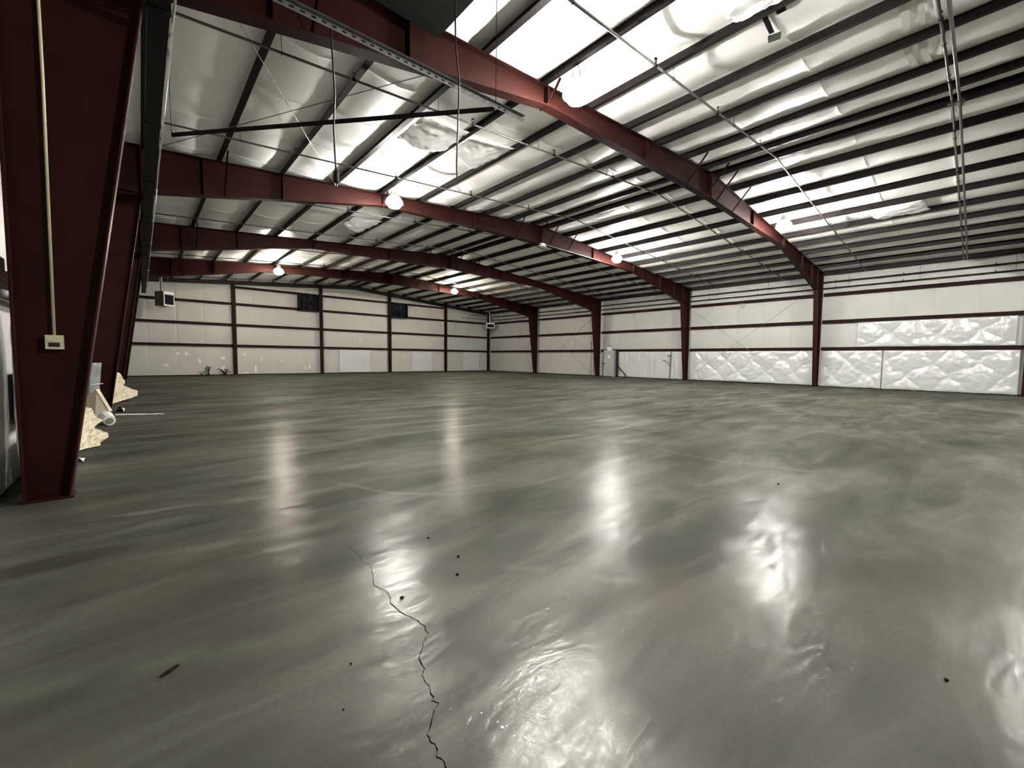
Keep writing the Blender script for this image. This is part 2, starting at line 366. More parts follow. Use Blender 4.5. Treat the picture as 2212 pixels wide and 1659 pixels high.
# trims: steel base angle along the slab edge
tag(MB().box((WX_L, Y_FAR-.09, 0), (WX_R, Y_FAR+.02, .06)).build('baseboard_far', 'girt'), 'dark base angle at the foot of the end wall', kind='structure')
tag(MB().box((WX_R-.06, Y_NEAR, 0), (WX_R+.02, Y_FAR-.1, .05)).build('baseboard_right', 'girt'), 'dark base angle at the foot of the right wall', kind='structure')

# ------------------------------------------------------------------ rigid steel frames
def frame(y, label, fi):
    t = thing('steel_frame', (XR, y, 0), label, 'steel frame', 'red rigid frames across the hall')
    fw = .11
    for sgn in (1, -1):
        X = (lambda d: XO_L+d) if sgn > 0 else (lambda d: XO_R-d)
        ib, ik, zk = .31, 1.07, 5.45          # inner face at base / knee
        c = MB()
        c.xz([(X(0), .02), (X(ib), .02), (X(ik), zk), (X(ik), roofline(X(ik))-.02), (X(0), roofline(X(0))-.02)], y-.006, y+.006)
        c.plate((X(0), .02), (X(0), roofline(X(0))-.02), y-fw, y+fw, .018)
        c.plate((X(ib), .02), (X(ik), zk), y-fw, y+fw, .018)
        c.plate((X(ik), zk-.05), (X(ik), roofline(X(ik))-.02), y-fw, y+fw, .02)
        c.plate((X(0), roofline(X(0))-.01), (X(ik), roofline(X(ik))-.01), y-fw, y+fw, .018)
        c.plate((X(.02), zk-.02), (X(ik-.02), zk-.02), y-fw, y+fw, .014)     # knee stiffener
        col = c.build('column', 'red', t)
        MB().box((min(X(-.02), X(ib+.03)), y-.125, 0), (max(X(-.02), X(ib+.03)), y+.125, .02)).build('base_plate', 'red', col)
        for dx in (.07, .24):
            for dy in (-.06, .06):
                MB().lathe([(.009, .02), (.009, .025), (.014, .025), (.014, .035), (.009, .035), (.009, .045)], (X(dx), y+dy, 0), 8).build('anchor_bolt', 'girt', col)
        xp = 7.3; x1 = XR-XO_L                # pinch point, ridge (from outer face)
        zb = lambda d: 5.45+(6.66-5.45)*(d-ik)/(xp-ik) if d < xp else 6.66+(6.82-6.66)*(d-xp)/(x1-xp)
        r = MB()
        r.xz([(X(ik), zb(ik)), (X(xp), zb(xp)), (X(x1), zb(x1)), (X(x1), ZR-.02), (X(ik), roofline(X(ik))-.02)], y-.006, y+.006)
        r.plate((X(ik), zb(ik)), (X(xp), zb(xp)), y-fw, y+fw, .018)
        r.plate((X(xp), zb(xp)), (X(x1), zb(x1)), y-fw, y+fw, .018)
        r.plate((X(ik), roofline(X(ik))-.01), (X(x1), ZR-.01), y-fw, y+fw, .018)
        raf = r.build('rafter', 'red', t)
        for d in (2.3, 4.2, xp, 11.2):
            z0, z1 = zb(d), roofline(X(d))-.02
            if d == xp:
                MB().box((X(d)-.022, y-fw-.01, z0-.03), (X(d)+.022, y+fw+.01, z1)).build('splice_plate', 'red', raf)
            else:
                MB().box((X(d)-.006, y-fw+.01, z0), (X(d)+.006, y-.006, z1)).build('stiffener', 'red', raf)
        if sgn > 0: MB().box((XR-.025, y-fw-.012, 6.80), (XR+.025, y+fw+.012, ZR-.03)).build('ridge_splice', 'red', raf)
        # flange braces: angles from the bottom flange up to a purlin on both sides of the frame
        for px in ([1.82, 6.38, 12.46, 13.83] if sgn > 0 else [14.57, 15.94]):
            d = px-XO_L if sgn > 0 else XO_R-px
            for s2 in (-1, 1):
                MB().angle((px+.05, y+s2*.09, zb(d)+.02), (px+.05, y+s2*(.09+(roofline(px)-zb(d))*.85), roofline(px)+.02), .035, .005).build('flange_brace', 'red', raf)
    return t
FL = ['red steel frame at the right edge of view, nearest the viewer', 'red steel frame with beige conduit on its big near left column',
      'second red steel frame beyond the near column, cable drop in front', 'third red steel frame, beside the grey electrical cabinet', 'red steel frame nearest the far end wall']
for i, y in enumerate(FY): frame(y, FL[i], i)

# end wall posts and rake beam
for i, px in enumerate([5.28, 11.41, 17.51, 23.65]):
    c = MB(); z1 = roofline(px)-.15
    c.box((px-.11, 36.72, .02), (px+.11, 36.735, z1)); c.box((px-.11, 36.915, .02), (px+.11, 36.93, z1)); c.box((px-.006, 36.73, .02), (px+.006, 36.92, z1))
    t = thing('wall_post', (px, 36.82, 0), f'{ORD[i]} dark red steel post from the left on the far end wall', 'post', 'end wall posts')
    c.build('shaft', 'girt', t); MB().box((px-.16, 36.66, 0), (px+.16, 36.96, .02)).build('base_plate', 'girt', t)
t = thing('corner_post', (29.25, 36.82, 0), 'slim dark post in the far right corner', 'post')
c = MB(); c.box((29.16, 36.72, .02), (29.34, 36.735, 6.3)); c.box((29.16, 36.915, .02), (29.34, 36.93, 6.3)); c.box((29.244, 36.73, .02), (29.256, 36.92, 6.3)); c.build('shaft', 'girt', t)
MB().box((29.1, 36.66, 0), (29.4, 36.96, .02)).build('base_plate', 'girt', t)
t = thing('rake_beam', (XR, 36.83, 6.3), 'dark sloping beam along the top of the far end wall', 'beam')
for X0, X1 in ((-.9, XR), (XR, 29.3)):
    r = MB(); za, zb_ = roofline(X0)-.02, roofline(X1)-.02
    r.xz([(X0, za-.26), (X1, zb_-.26), (X1, zb_), (X0, za)], 36.825, 36.84)
    r.plate((X0, za-.26), (X1, zb_-.26), 36.73, 36.93, .018); r.plate((X0, za), (X1, zb_), 36.73, 36.93, .018)
    r.build('beam_half', 'purlin', t)

# purlins: Z sections running the length of the hall
for i, px in enumerate(PX):
    zb = roofline(px); h = .2
    side = -1 if px < XR else 1
    fl = .12 if i < 4 else .09       # wider flanges put the left purlins' broad shade into shape; one is doubled
    poly = [(0, 0), (side*fl, 0), (side*fl, .02), (side*(fl-.01), .02), (side*(fl-.01), .008), (side*.008, .008), (side*.008, h), (-side*.06, h), (-side*.06, h-.008), (0, h-.008)]
    c = MB(); c.prism(poly, lambda u, v, k: (px+u, (Y_NEAR, Y_FAR-.02)[k], zb+v))
    if i < 9: lb = f'dark roof purlin, {ORD[i]} from the left eave'
    elif i == 9: lb = 'left purlin of the close pair at the ridge'
    elif i == 10: lb = 'right purlin of the close pair at the ridge'
    else: lb = f'dark roof purlin, {ORD[19-i]} from the right wall'
    tag(c.build('roof_purlin', 'purlin'), lb, 'purlin', 'roof purlins')
# eave struts
for nm, px, lb in (('eave_strut', -1.0, 'dark eave strut along the top of the left wall'), ('eave_strut', 29.5, 'dark eave strut along the top of the right wall')):
    c = MB(); z = roofline(px)-.10; c.box((px-.07, Y_NEAR, z), (px+.07, Y_FAR-.3, z+.012)); c.box((px-.006, Y_NEAR, z), (px+.006, Y_FAR-.3, z+.19)); c.box((px-.07, Y_NEAR, z+.18), (px+.07, Y_FAR-.3, z+.192))
    tag(c.build(nm, 'purlin'), lb, 'eave strut', 'eave struts')

# girts
def girt(a, b2, z, axis, face, back, label, m='girt'):
    lo, hi = min(face, back), max(face, back); s = 1 if back > face else -1
    c = MB(); t = .01; hf = .085
    if axis == 'x':
        c.box((a, face, z-hf), (b2, face+s*t, z+hf) ) if s > 0 else c.box((a, face-t, z-hf), (b2, face, z+hf))
        c.box((a, lo, z-.005), (b2, hi, z+.005))
    else:
        c.box((min(face, face+s*t), a, z-hf), (max(face, face+s*t), b2, z+hf))
        c.box((lo, a, z-.005), (hi, b2, z+.005))
    return tag(c.build('wall_girt', m), label, 'girt', 'wall girts')
spans = [(-1.0, 5.17), (5.39, 11.3), (11.52, 17.4), (17.62, 23.54), (23.76, 29.14)]
SN = ['left of the first post', 'between first and second posts', 'between second and third posts', 'between third and fourth posts', 'right of the fourth post']
HN = ['lowest', 'middle', 'upper']
for i, (a, b2) in enumerate(spans):
    for k, z in enumerate(GZ): girt(a, b2, z, 'x', 36.94, Y_FAR+.05, f'{HN[k]} dark red girt on the far wall, {SN[i]}')
    if i in (1, 2, 3): girt(a, b2, 6.51, 'x', 36.94, Y_FAR+.05, f'topmost dark girt on the far wall, {SN[i]}')
BN = ['behind the viewer', 'bay nearest the viewer', 'bay of quilted plastic and rods', 'bay with the grey cabinet', 'bare bay with crossed rods', 'bay beside the far corner']
ye = [Y_NEAR] + FY + [36.7]
for i in range(6):
    for k, z in enumerate(GZ): girt(ye[i]+.12 if i else ye[i], ye[i+1]-.12, z, 'y', WX_R-.22, WX_R+.05, f'{HN[k]} dark red girt on the right wall, {BN[i]}')
for i in range(1, 6):
    for k, z in enumerate(GZ): girt(ye[i]+.12, ye[i+1]-.12, z+.08, 'y', WX_L+.2, WX_L-.05, f'{HN[k]} girt on the left wall, bay {ORD[i-1]} from the viewer', 'wood' if i == 2 and k == 0 else 'girt')

# ------------------------------------------------------------------ quilted plastic on the right wall, new facing panels
def quilt(name, y0, y1, z0, z1, label, sd, off=.0, du=1.62, drape=False):
    nu = int((y1-y0)*22); nv = int((z1-z0)*22)
    def fn(u, v):
        y = y0+(y1-y0)*u; z = z0+(z1-z0)*v
        yy = y+.34*fbm(y*.8, z*.8, sd); zz = z+.26*fbm(y*.8, z*.8, sd+4)
        a = abs(math.sin(math.pi*(yy/du+zz/(du*.95)))); b2 = abs(math.sin(math.pi*(yy/du-zz/(du*.95))))
        h = .070*math.sqrt(a*b2+.002)+.016*fbm(y*4.5, z*4.5, sd)+.010*abs(fbm(y*11, z*11, sd))
        if drape: h = .02*math.sqrt(a*b2+.01)+.07*abs(fbm(y*3.2, z*.5, sd))+.008*fbm(y*9, z*5, sd)
        e = min(u, 1-u, v*1.0, (1-v))*14; h *= min(1, .25+e)
        return (WX_R-.10-off-h, y, z + (.02*fbm(y*3, 0, sd) if v == 0 else 0))
    return tag(MB().grid(nu, nv, fn, thick=(.03, 0, 0)).build(name, 'quilt', None, smooth=True), label, 'plastic sheet', 'plastic faced insulation on the right wall')
quilt('quilted_plastic', -1.25, 3.40, .03, 2.11, 'quilted white plastic low on right wall, right of the seam, nearest bay', 1)
quilt('quilted_plastic', 3.43, 6.1, .03, 2.11, 'quilted white plastic low on right wall, left of the seam, nearest bay', 2)
quilt('quilted_plastic', -1.1, 4.55, 2.27, 3.64, 'quilted white plastic strip above the lowest girt, nearest bay', 3)
quilt('quilted_plastic', 6.4, 13.8, .05, 2.11, 'quilted white plastic behind crossed rods, low on right wall', 4)
quilt('draped_plastic', 14.1, 19.85, .04, 2.11, 'loose draped white plastic between grey cabinet and steel column', 5, drape=True)
def newpanel(x0, x1, z0, z1, label, sd):
    tag(MB().grid(40, 30, lambda u, v: (x0+(x1-x0)*u, Y_FAR-.085-.012*fbm(u*4, v*4, sd)-.006*fbm(u*11, v*11, sd), z0+(z1-z0)*v), thick=(0, .012, 0)).build('facing_panel', 'vinylnew', None, smooth=True), label, 'wall panel', 'newer white patches on the far wall')
newpanel(12.9, 15.75, .05, 2.06, 'newer white facing patch between second and third end wall posts', 11)
newpanel(19.9, 22.15, .05, 2.06, 'newer white facing patch between third and fourth end wall posts', 12)
newpanel(26.05, 28.2, .05, 2.08, 'newer white facing patch near the far right corner', 13)

# torn facing hanging from the ceiling
def torn(pts, label, sd):      # pts: 4 corners (x,y) + drop
    (a, b2, c, d), drop = pts
    def fn(u, v):
        p = Vector(a)*(1-u)*(1-v)+Vector(b2)*u*(1-v)+Vector(c)*u*v+Vector(d)*(1-u)*v
        t = ((p.x-PX[0]) % 1.52)/1.52
        z = roofline(p.x)+.03 - drop*math.sin(math.pi*u)*v - .05*abs(fbm(p.x*2.5, p.y*2.5, sd)) - .02*fbm(p.x*7, p.y*7, sd)
        return (p.x+.05*fbm(u*3, v*3, sd), p.y+.06*fbm(u*4, v*2, sd+2), z)
    tag(MB().grid(26, 18, fn, thick=(0, 0, .004)).build('torn_facing', 'torn', None, smooth=True), label, 'torn plastic', 'torn ceiling facing')
torn((((4.98, 8.7), (6.3, 8.7), (6.3, 9.8), (4.98, 10.0)), .18), 'torn shiny ceiling plastic hanging left of the long black cable', 21)
torn((((6.45, 9.0), (7.78, 8.7), (7.7, 10.2), (6.5, 9.7)), .22), 'torn ceiling plastic with drooping corner behind the long black cable', 22)
torn((((6.6, 17.0), (7.8, 17.0), (7.75, 18.9), (6.6, 18.2)), .2), 'torn ceiling plastic between second and third frames', 23)
torn((((6.5, 1.9), (7.8, 1.9), (7.7, 2.95), (6.9, 3.0)), .12), 'torn white ceiling plastic beside the dark tape patches', 24)
torn((((20.6, 1.6), (21.9, 1.5), (21.9, 2.9), (20.7, 3.05)), .10), 'torn ceiling plastic low over the right half of the hall', 25)
# dark tape patches on the ceiling facing
def roofpatch(name, cx, cy, lx, ly, ang, label, m='tape'):
    poly = [(-lx/2, -ly/2), (lx/2, -ly/2*.9), (lx/2*.95, ly/2), (-lx/2, ly/2*1.05)]
    R = Matrix.Rotation(ang, 2); q = [R @ Vector(p) for p in poly]
    def fn(u, v, k):
        X = cx+u; t = ((X-PX[0]) % 1.52)/1.52
        return (X, cy+v, roofline(X)+.205-4*t*(1-t)*.118-.055-(.004 if k else 0))
    return tag(MB().prism([tuple(p) for p in q], fn).build(name, m), label, 'tape patch', 'dark patches on ceiling facing')
roofpatch('tape_patch', 8.22, 2.72, .55, .08, .03, 'narrow dark tape strip stuck on the ceiling facing')
roofpatch('tape_patch', 8.64, 2.73, .22, .20, .3, 'square dark tape patch at the end of the narrow strip')
roofpatch('tape_patch', 8.05, 2.48, .20, .14, 0, 'small dark tape patch beside the purlin')

for y_, a_, b_, w_ in ((1.18, 9.55, 10.85, .11), (.98, 9.55, 10.85, .08), (1.22, 11.05, 12.35, .10), (1.02, 11.05, 12.35, .09)):
    MB().grid(12, 2, lambda u, v: ((lambda X: (X, y_+.03*math.sin(3*X)+w_*(v-.5), roofline(X)+.205-4*(((X-PX[0]) % 1.52)/1.52)*(1-((X-PX[0]) % 1.52)/1.52)*.150-.012))(a_+(b_-a_)*u)), thick=(0, 0, .003)).build('water_stain', 'stain', ceiling)
# ------------------------------------------------------------------ high bay lamps
def lamp(px, y, label, glow='glow'):
    zp = roofline(px); t = thing('high_bay_lamp', (px, y, zp-.85), label, 'lamp', 'lit high bay lamps')
    zc = zp-.46
    MB().path([(px+.02, y, zp+.02), (px+.02, y, zp-.06), (px-.02, y, zp-.10), (px, y, zp-.14)], .008, 6).build('hook', 'galv', t)
    h = MB().lathe([(.03, zc+.38), (.075, zc+.36), (.095, zc+.34), (.095, zc+.22), (.12, zc+.20), (.12, zc+.17)], (px, y, 0), 20).build('ballast_housing', 'alu', t, smooth=False)
    for k in range(8):
        a = k*math.pi/4; cx, cy = math.cos(a), math.sin(a)
        MB().bar((px+.095*cx, y+.095*cy, zc+.23), (px+.095*cx, y+.095*cy, zc+.33), .03, .006).build('fin', 'alu', h)
    MB().lathe([(.13, zc+.17), (.15, zc+.155), (.15, zc+.14), (.13, zc+.13)], (px, y, 0), 24).build('collar', 'alu', t)
    dome = [(.12, zc+.135), (.19, zc+.10), (.24, zc+.04), (.27, zc-.03), (.28, zc-.09), (.268, zc-.09), (.255, zc-.03), (.22, zc+.035), (.13, zc+.10)]
    MB().lathe(dome, (px, y, 0), 28).build('refractor_dome', 'dome', t, smooth=True)
    lens = [(.10, zc-.03), (.185, zc-.05), (.20, zc-.09), (.20, zc-.16), (.18, zc-.20), (.12, zc-.225), (.04, zc-.235)]
    MB().lathe(lens, (px, y, 0), 28).build('glowing_lens', glow, t, smooth=True)
    return t
lamp(6.38, 5.36, 'large glowing high bay lamp on the near frame, left row', 'glow_weak')
lamp(18.98, 5.36, 'glowing high bay lamp on the near frame, right row', 'glow_strong')
lamp(6.38, 13.02, 'glowing high bay lamp on the second frame, left row', 'glow_weak')
lamp(18.98, 13.02, 'glowing high bay lamp on the second frame, right row', 'glow_strong')
lamp(6.38, 28.3, 'glowing high bay lamp near the far wall, left row', 'glow_warm')
lamp(18.98, 28.3, 'glowing high bay lamp near the far wall, right row', 'glow_warm')
lamp(18.98, -2.3, 'high bay lamp just outside the right edge of view', 'glow_strong')
lamp(6.38, -2.3, 'high bay lamp behind the viewer, left row')

# ------------------------------------------------------------------ sprinkler lines
def sprinkler(y, label, x0=.45, x1=29.2, r=.022):
    dz = -.16
    t = thing('sprinkler_line', (XR, y, roofline(x0)+dz-.05), label, 'sprinkler pipe', 'sprinkler lines under the purlins')
    MB().path([(x0, y, roofline(x0)+dz), (XR, y, roofline(XR)+dz), (x1, y, roofline(x1)+dz)], r, 8).build('pipe', 'pipe', t, smooth=True)
    x = x0+2.6
    k = 0
    while x < x1-.5:
        z = roofline(x)+dz
        hd = MB().path([(x, y, z+.01), (x, y, z+.07)], .014, 6)
        hd.box((x-.03, y-.006, z+.07), (x-.022, y+.006, z+.12)); hd.box((x+.022, y-.006, z+.07), (x+.03, y+.006, z+.12)); hd.box((x-.03, y-.02, z+.118), (x+.03, y+.02, z+.126))
        hd.path([(x-.035, y, z), (x+.035, y, z)], .034, 8)
        hd.build('sprinkler_head', 'soot', t)
        x += 2.75
    for px in PX[1::2]:
        if px < x1:
            z = roofline(px+.12)+dz
            hb = MB().path([(px+.12, y, z+.02), (px+.12, y, z+.3)], .005, 5)
            hb.path([(px+.12, y+.03*math.cos(a), z+.03*math.sin(a)) for a in [q*math.pi/4 for q in range(9)]], .005, 4)
            hb.build('hanger', 'soot', t)
for k, (y, lb) in enumerate([(.72, 'sprinkler line nearest the viewer, crossing right side of ceiling'), (4.3, 'sprinkler line just in front of the near frame'), (8.05, 'sprinkler line just behind the near frame'), (11.9, 'sprinkler line just in front of the second frame'),
        (15.8, 'sprinkler line just behind the second frame'), (19.6, 'sprinkler line just in front of the third frame'), (23.4, 'sprinkler line just behind the third frame'), (27.2, 'sprinkler line just in front of the farthest frame'), (31.0, 'sprinkler line just behind the farthest frame'), (34.8, 'sprinkler line closest to the far wall')]):
    sprinkler(y, lb, x0=.55 if y > 6 else 2.0)
t = thing('feed_pipe', (XR, .6, 6.8), 'thick feed pipe beside the nearest sprinkler line', 'sprinkler pipe')
MB().path([(4, .6, roofline(4)-.2), (XR, .6, ZR-.2), (29.2, .6, roofline(29.2)-.2)], .028, 8).build('pipe', 'pipe', t, smooth=True)
MB().path([(XR-.15, .6, ZR-.2), (XR+.15, .6, ZR-.2)], .055, 8).build('coupling', 'pipe', t); MB().path([(XR, .52, ZR-.19), (XR, .8, ZR-.19)], .045, 8).build('tee', 'pipe', t)
# two mains along the right wall
for z, r, lb in ((5.97, .035, 'upper dark pipe running along the right wall under the eave'), (5.63, .028, 'lower dark pipe running along the right wall under the eave')):
    t = thing('wall_pipe', (29.42, 15, z-r), lb, 'pipe', 'pipes along the right wall')
    MB().path([(29.42, Y_NEAR+.2, z), (29.42, 35.9, z)], r, 8).build('pipe', 'soot', t, smooth=True)
    for y in [-.9, 2.2, 5.0, 9.0, 12.0, 16.5, 19.8, 24.0, 27.0, 31.5, 34.4]:
        MB().path([(29.42, y, z), (29.42, y, roofline(29.42)-.05)], .007, 5).build('hanger_rod', 'soot', t)
        MB().lathe([(.02, z+r-.01), (.02, z+r+.06)], (29.42, y+.6, 0), 8).build('sprinkler_head', 'soot', t)
t = thing('branch_pipe', (28.6, 35.6, 5.6), 'short pipes crossing the far right corner by the heater', 'pipe')
MB().path([(29.42, 35.9, 5.97), (26.6, 35.9, 5.97), (26.2, 35.9, 5.97)], .03, 8).build('upper_run', 'soot', t); MB().path([(29.42, 35.9, 5.63), (25.2, 36.2, 5.63)], .025, 8).build('lower_run', 'soot', t)
for x in (26.6, 28.2): MB().path([(x, 35.9, 5.97), (x, 35.9, roofline(x)-.02)], .008, 5).build('hanger_rod', 'soot', t)

# dusty dark duct above the left columns with bright conduit
t = thing('overhead_duct', (.28, 15, 5.2), 'dusty dark narrow duct running overhead along the left columns', 'duct')
y0, y1 = -3.0, 34.2
seg = y0
while seg < y1:
    se = min(seg+3.05, y1)
    MB().box((.185, seg+.01, 5.22), (.375, se-.01, 5.40)).build('duct_section', 'soot', t)
    MB().box((.175, se-.03, 5.21), (.385, se+.03, 5.41)).build('joint_band', 'soot', t)
    seg = se
for y in (2, 10, 18, 26, 33): MB().path([(.275, y, 5.42), (.275, y, roofline(.275)+.05)], .008, 5).build('hanger_rod', 'soot', t)
t = thing('conduit', (.40, 15, 5.18), 'thin bright conduit strapped beside the dusty overhead duct', 'conduit')
MB().path([(.40, -3, 5.20), (.40, 33.5, 5.20)], .013, 8).build('tube', 'bright', t, smooth=True)
for y in (3.1, 6.5, 9.6, 12.6, 18.7, 24.8): MB().path([(.40, y-.05, 5.20), (.40, y+.05, 5.20)], .022, 8).build('coupling', 'bright', t)

# ------------------------------------------------------------------ perforated rail, diagonal bar, cables near the viewer
def perforated(p, q, name, label, holes, m='galv'):
    p, q = Vector(p), Vector(q); t = thing(name, (p+q)/2, label, 'rail', 'suspended door rails')
    L = (q-p).length; d = (q-p)/L; a = d.cross(Vector((0, 0, 1))).normalized(); w, th = .062, .005
    top = MB(); A = p; B = q
    top.prism([(0, 0), (w, 0), (w, th), (0, th)], lambda u, v, k: (A, B)[k]+a*u+Vector((0, 0, 1))*v); top.build('top_leg', m, t)
    if holes:   # vertical leg made of two strips and webs between slotted holes
        leg = MB()
        for v0, v1 in ((-.02, 0), (-.068, -.045)):
            leg.prism([(0, v0), (th, v0), (th, v1), (0, v1)], lambda u, v, k: (A, B)[k]+a*u+Vector((0, 0, 1))*v)
        n = int(L/.11)
        for k2 in range(n+1):
            s0 = A+d*(L*k2/n-.03); s1 = A+d*(L*k2/n+.03)
            leg.prism([(0, -.046), (th, -.046), (th, -.019), (0, -.019)], lambda u, v, k: (s0, s1)[k]+a*u+Vector((0, 0, 1))*v)
        leg.build('slotted_leg', m, t)
    else:
        MB().prism([(0, -.068), (th, -.068), (th, 0), (0, 0)], lambda u, v, k: (A, B)[k]+a*u+Vector((0, 0, 1))*v).build('side_leg', m, t)
    return t
t = perforated((.50, 5.1, 5.217), (4.73, 5.1, 5.352), 'door_rail', 'slotted steel angle rail hanging in front of the near frame', True)
MB().path([(4.17, 5.1, 5.33), (4.17, 5.1, roofline(4.17)+.1)], .006, 5).build('hanger_wire', 'soot', t)
MB().path([(1.0, 5.1, 5.24), (1.0, 5.1, roofline(1.0)+.1)], .006, 5).build('hanger_wire', 'soot', t)
for x in (3.95, 4.3): MB().lathe([(.016, 5.335), (.016, 5.36), (.008, 5.36), (.008, 5.375)], (x, 5.13, 0), 6).build('bolt', 'bright', t)
t = perforated((4.16, 5.12, 5.30), (.53, 9.5, 5.30), 'cross_rail', 'dark diagonal steel bar joined to the slotted rail', False, 'soot')
MB().path([(.53, 9.5, 5.30), (.53, 9.5, roofline(.53)+.1)], .005, 5).build('hanger_wire', 'soot', t)
MB().lathe([(.016, 5.30), (.016, 5.33)], (.55, 9.47, 0), 6).build('end_bolt', 'bright', t)
def cable(pts, name, label, plug=True, r=.011):
    t = thing(name, pts[-1], label, 'cable', 'cables hanging from the roof')
    P = []
    for a, b2 in zip(pts, pts[1:]):
        for k in range(6): P.append(Vector(a).lerp(Vector(b2), k/6))
    P.append(Vector(pts[-1])); Q = [P[0]] + [(P[i-1]+P[i]*2+P[i+1])/4 for i in range(1, len(P)-1)] + [P[-1]]
    MB().path(Q, r, 8).build('cord', 'black', t, smooth=True)
    e = Vector(pts[-1])
    if plug:
        MB().lathe([(.014, e.z+.02), (.028, e.z), (.034, e.z-.05), (.034, e.z-.11), (.02, e.z-.13)], (e.x, e.y, 0), 12).build('connector', 'soot', t)
        for s2 in (-.012, .012): MB().box((e.x+s2-.003, e.y-.006, e.z-.16), (e.x+s2+.003, e.y+.006, e.z-.12)).build('prong', 'bright', t)
    else:
        for k in range(3): MB().path([(e.x, e.y, e.z), (e.x+.03*(k-.6), e.y-.01, e.z-.05), (e.x+.06*(k-.5), e.y, e.z-.06-.03*k)], .004, 5).build('wire_end', 'bright', t)
    return t
cable([(1.735, 5.11, 5.27), (1.745, 5.1, 5.1), (1.775, 5.1, 4.5), (1.755, 5.1, 4.1), (1.775, 5.1, 3.62)], 'hanging_cable', 'black cable with plug hanging from the slotted rail')
cable([(3.37, 5.0, 6.565), (3.36, 5.0, 6.19), (3.37, 5.0, 5.73), (3.43, 5.0, 5.30), (3.40, 5.0, 4.52), (3.387, 5.0, 4.15), (3.40, 5.0, 3.90)], 'hanging_cable', 'long black cable with bare end hanging past the rail', False)
# dark grey box under the roof in front of the near frame
t = thing('ceiling_box', (2.9, 5.2, 6.45), 'dark grey sheet metal box tucked under the roof above the rail', 'box')
MB().box((1.95, 4.1, 6.56), (3.72, 6.02, 6.60)).build('bottom_sheet', 'dark', t)
for a, b2 in (((1.95, 4.1, 6.60), (3.72, 4.13, 6.72)), ((1.95, 5.99, 6.60), (3.72, 6.02, 6.72)), ((3.69, 4.1, 6.60), (3.72, 6.02, 6.74)), ((1.95, 4.1, 6.60), (1.98, 6.02, 6.68))): MB().box(a, b2).build('rim', 'dark', t)

# conduit and outlet box on the near column
t = thing('outlet_box', (-.638, 6.2, 1.5), 'beige conduit and outlet box on the near left column', 'outlet')
MB().path([(-.615, 6.2, 6.2), (-.615, 6.2, 4.2), (-.638, 6.2, 1.66)], .0125, 8).build('conduit', 'beige', t, smooth=True)
b = MB().box((-.70, 6.165, 1.52), (-.575, 6.238, 1.66)).build('box', 'beige', t)
MB().box((-.675, 6.158, 1.545), (-.60, 6.166, 1.585)).build('socket', 'black', b); MB().box((-.69, 6.16, 1.60), (-.585, 6.166, 1.65)).build('cover', 'beige', b)
MB().box((-.635, 6.205, 4.9), (-.595, 6.243, 4.915)).build('strap', 'beige', t)

# x braces on the right wall
def rods(y0, y1, label, z0=.25, z1=5.05):
    for n, (a, b2, s) in enumerate(((y0, y1, 'rising towards the viewer'), (y1, y0, 'rising away from the viewer'))):
        t = thing('brace_rod', (29.5, (y0+y1)/2, z0), f'{label}, {s}', 'brace rod', 'crossed brace rods on the right wall')
        xx = 29.37-.02*n
        MB().path([(xx, a, z0), (xx, b2, z1)], .010, 6).build('rod', 'pipe', t); MB().lathe([(.022, z0-.02), (.022, z0+.03)], (xx, a, 0), 8).build('nut', 'pipe', t)
rods(13.85, 7.4, 'thin brace rod in front of quilted plastic')
rods(29.0, 22.5, 'thin brace rod in the bare bay near the far corner')
# roof x braces in the bay behind the near frame
for n, (a, b2, lb) in enumerate((((.5, 6.5), (4.7, 13.7), 'thin roof brace rod running from the near knee'), ((4.6, 6.6), (.5, 13.6), 'thin roof brace rod crossing towards the second knee'))):
    tag(MB().path([(a[0], a[1], roofline(a[0])-.03-.03*n), (b2[0], b2[1], roofline(b2[0])-.03-.03*n)], .008, 6).build('brace_rod', 'pipe'), lb, 'brace rod', 'roof brace rods')

# emergency light under the second ridge
t = thing('emergency_light', (14.12, 13.8, 6.66), 'small white twin head light under the second frame ridge', 'light fixture')
MB().box((14.0, 13.72, 6.68), (14.25, 13.84, 6.80)).build('body', 'offwhite', t)
for s2 in (-1, 1): MB().lathe([(.03, 6.62), (.05, 6.64), (.05, 6.68), (.02, 6.70)], (14.125+s2*.11, 13.70, 0), 12).build('lamp_head', 'offwhite', t)
t = thing('conduit', (16.3, 13.84, 6.7), 'thin bright conduit under the second frame, right of ridge', 'conduit')
MB().path([(14.3, 13.80, 6.79), (18.6, 13.80, 6.72)], .014, 8).build('tube', 'bright', t)

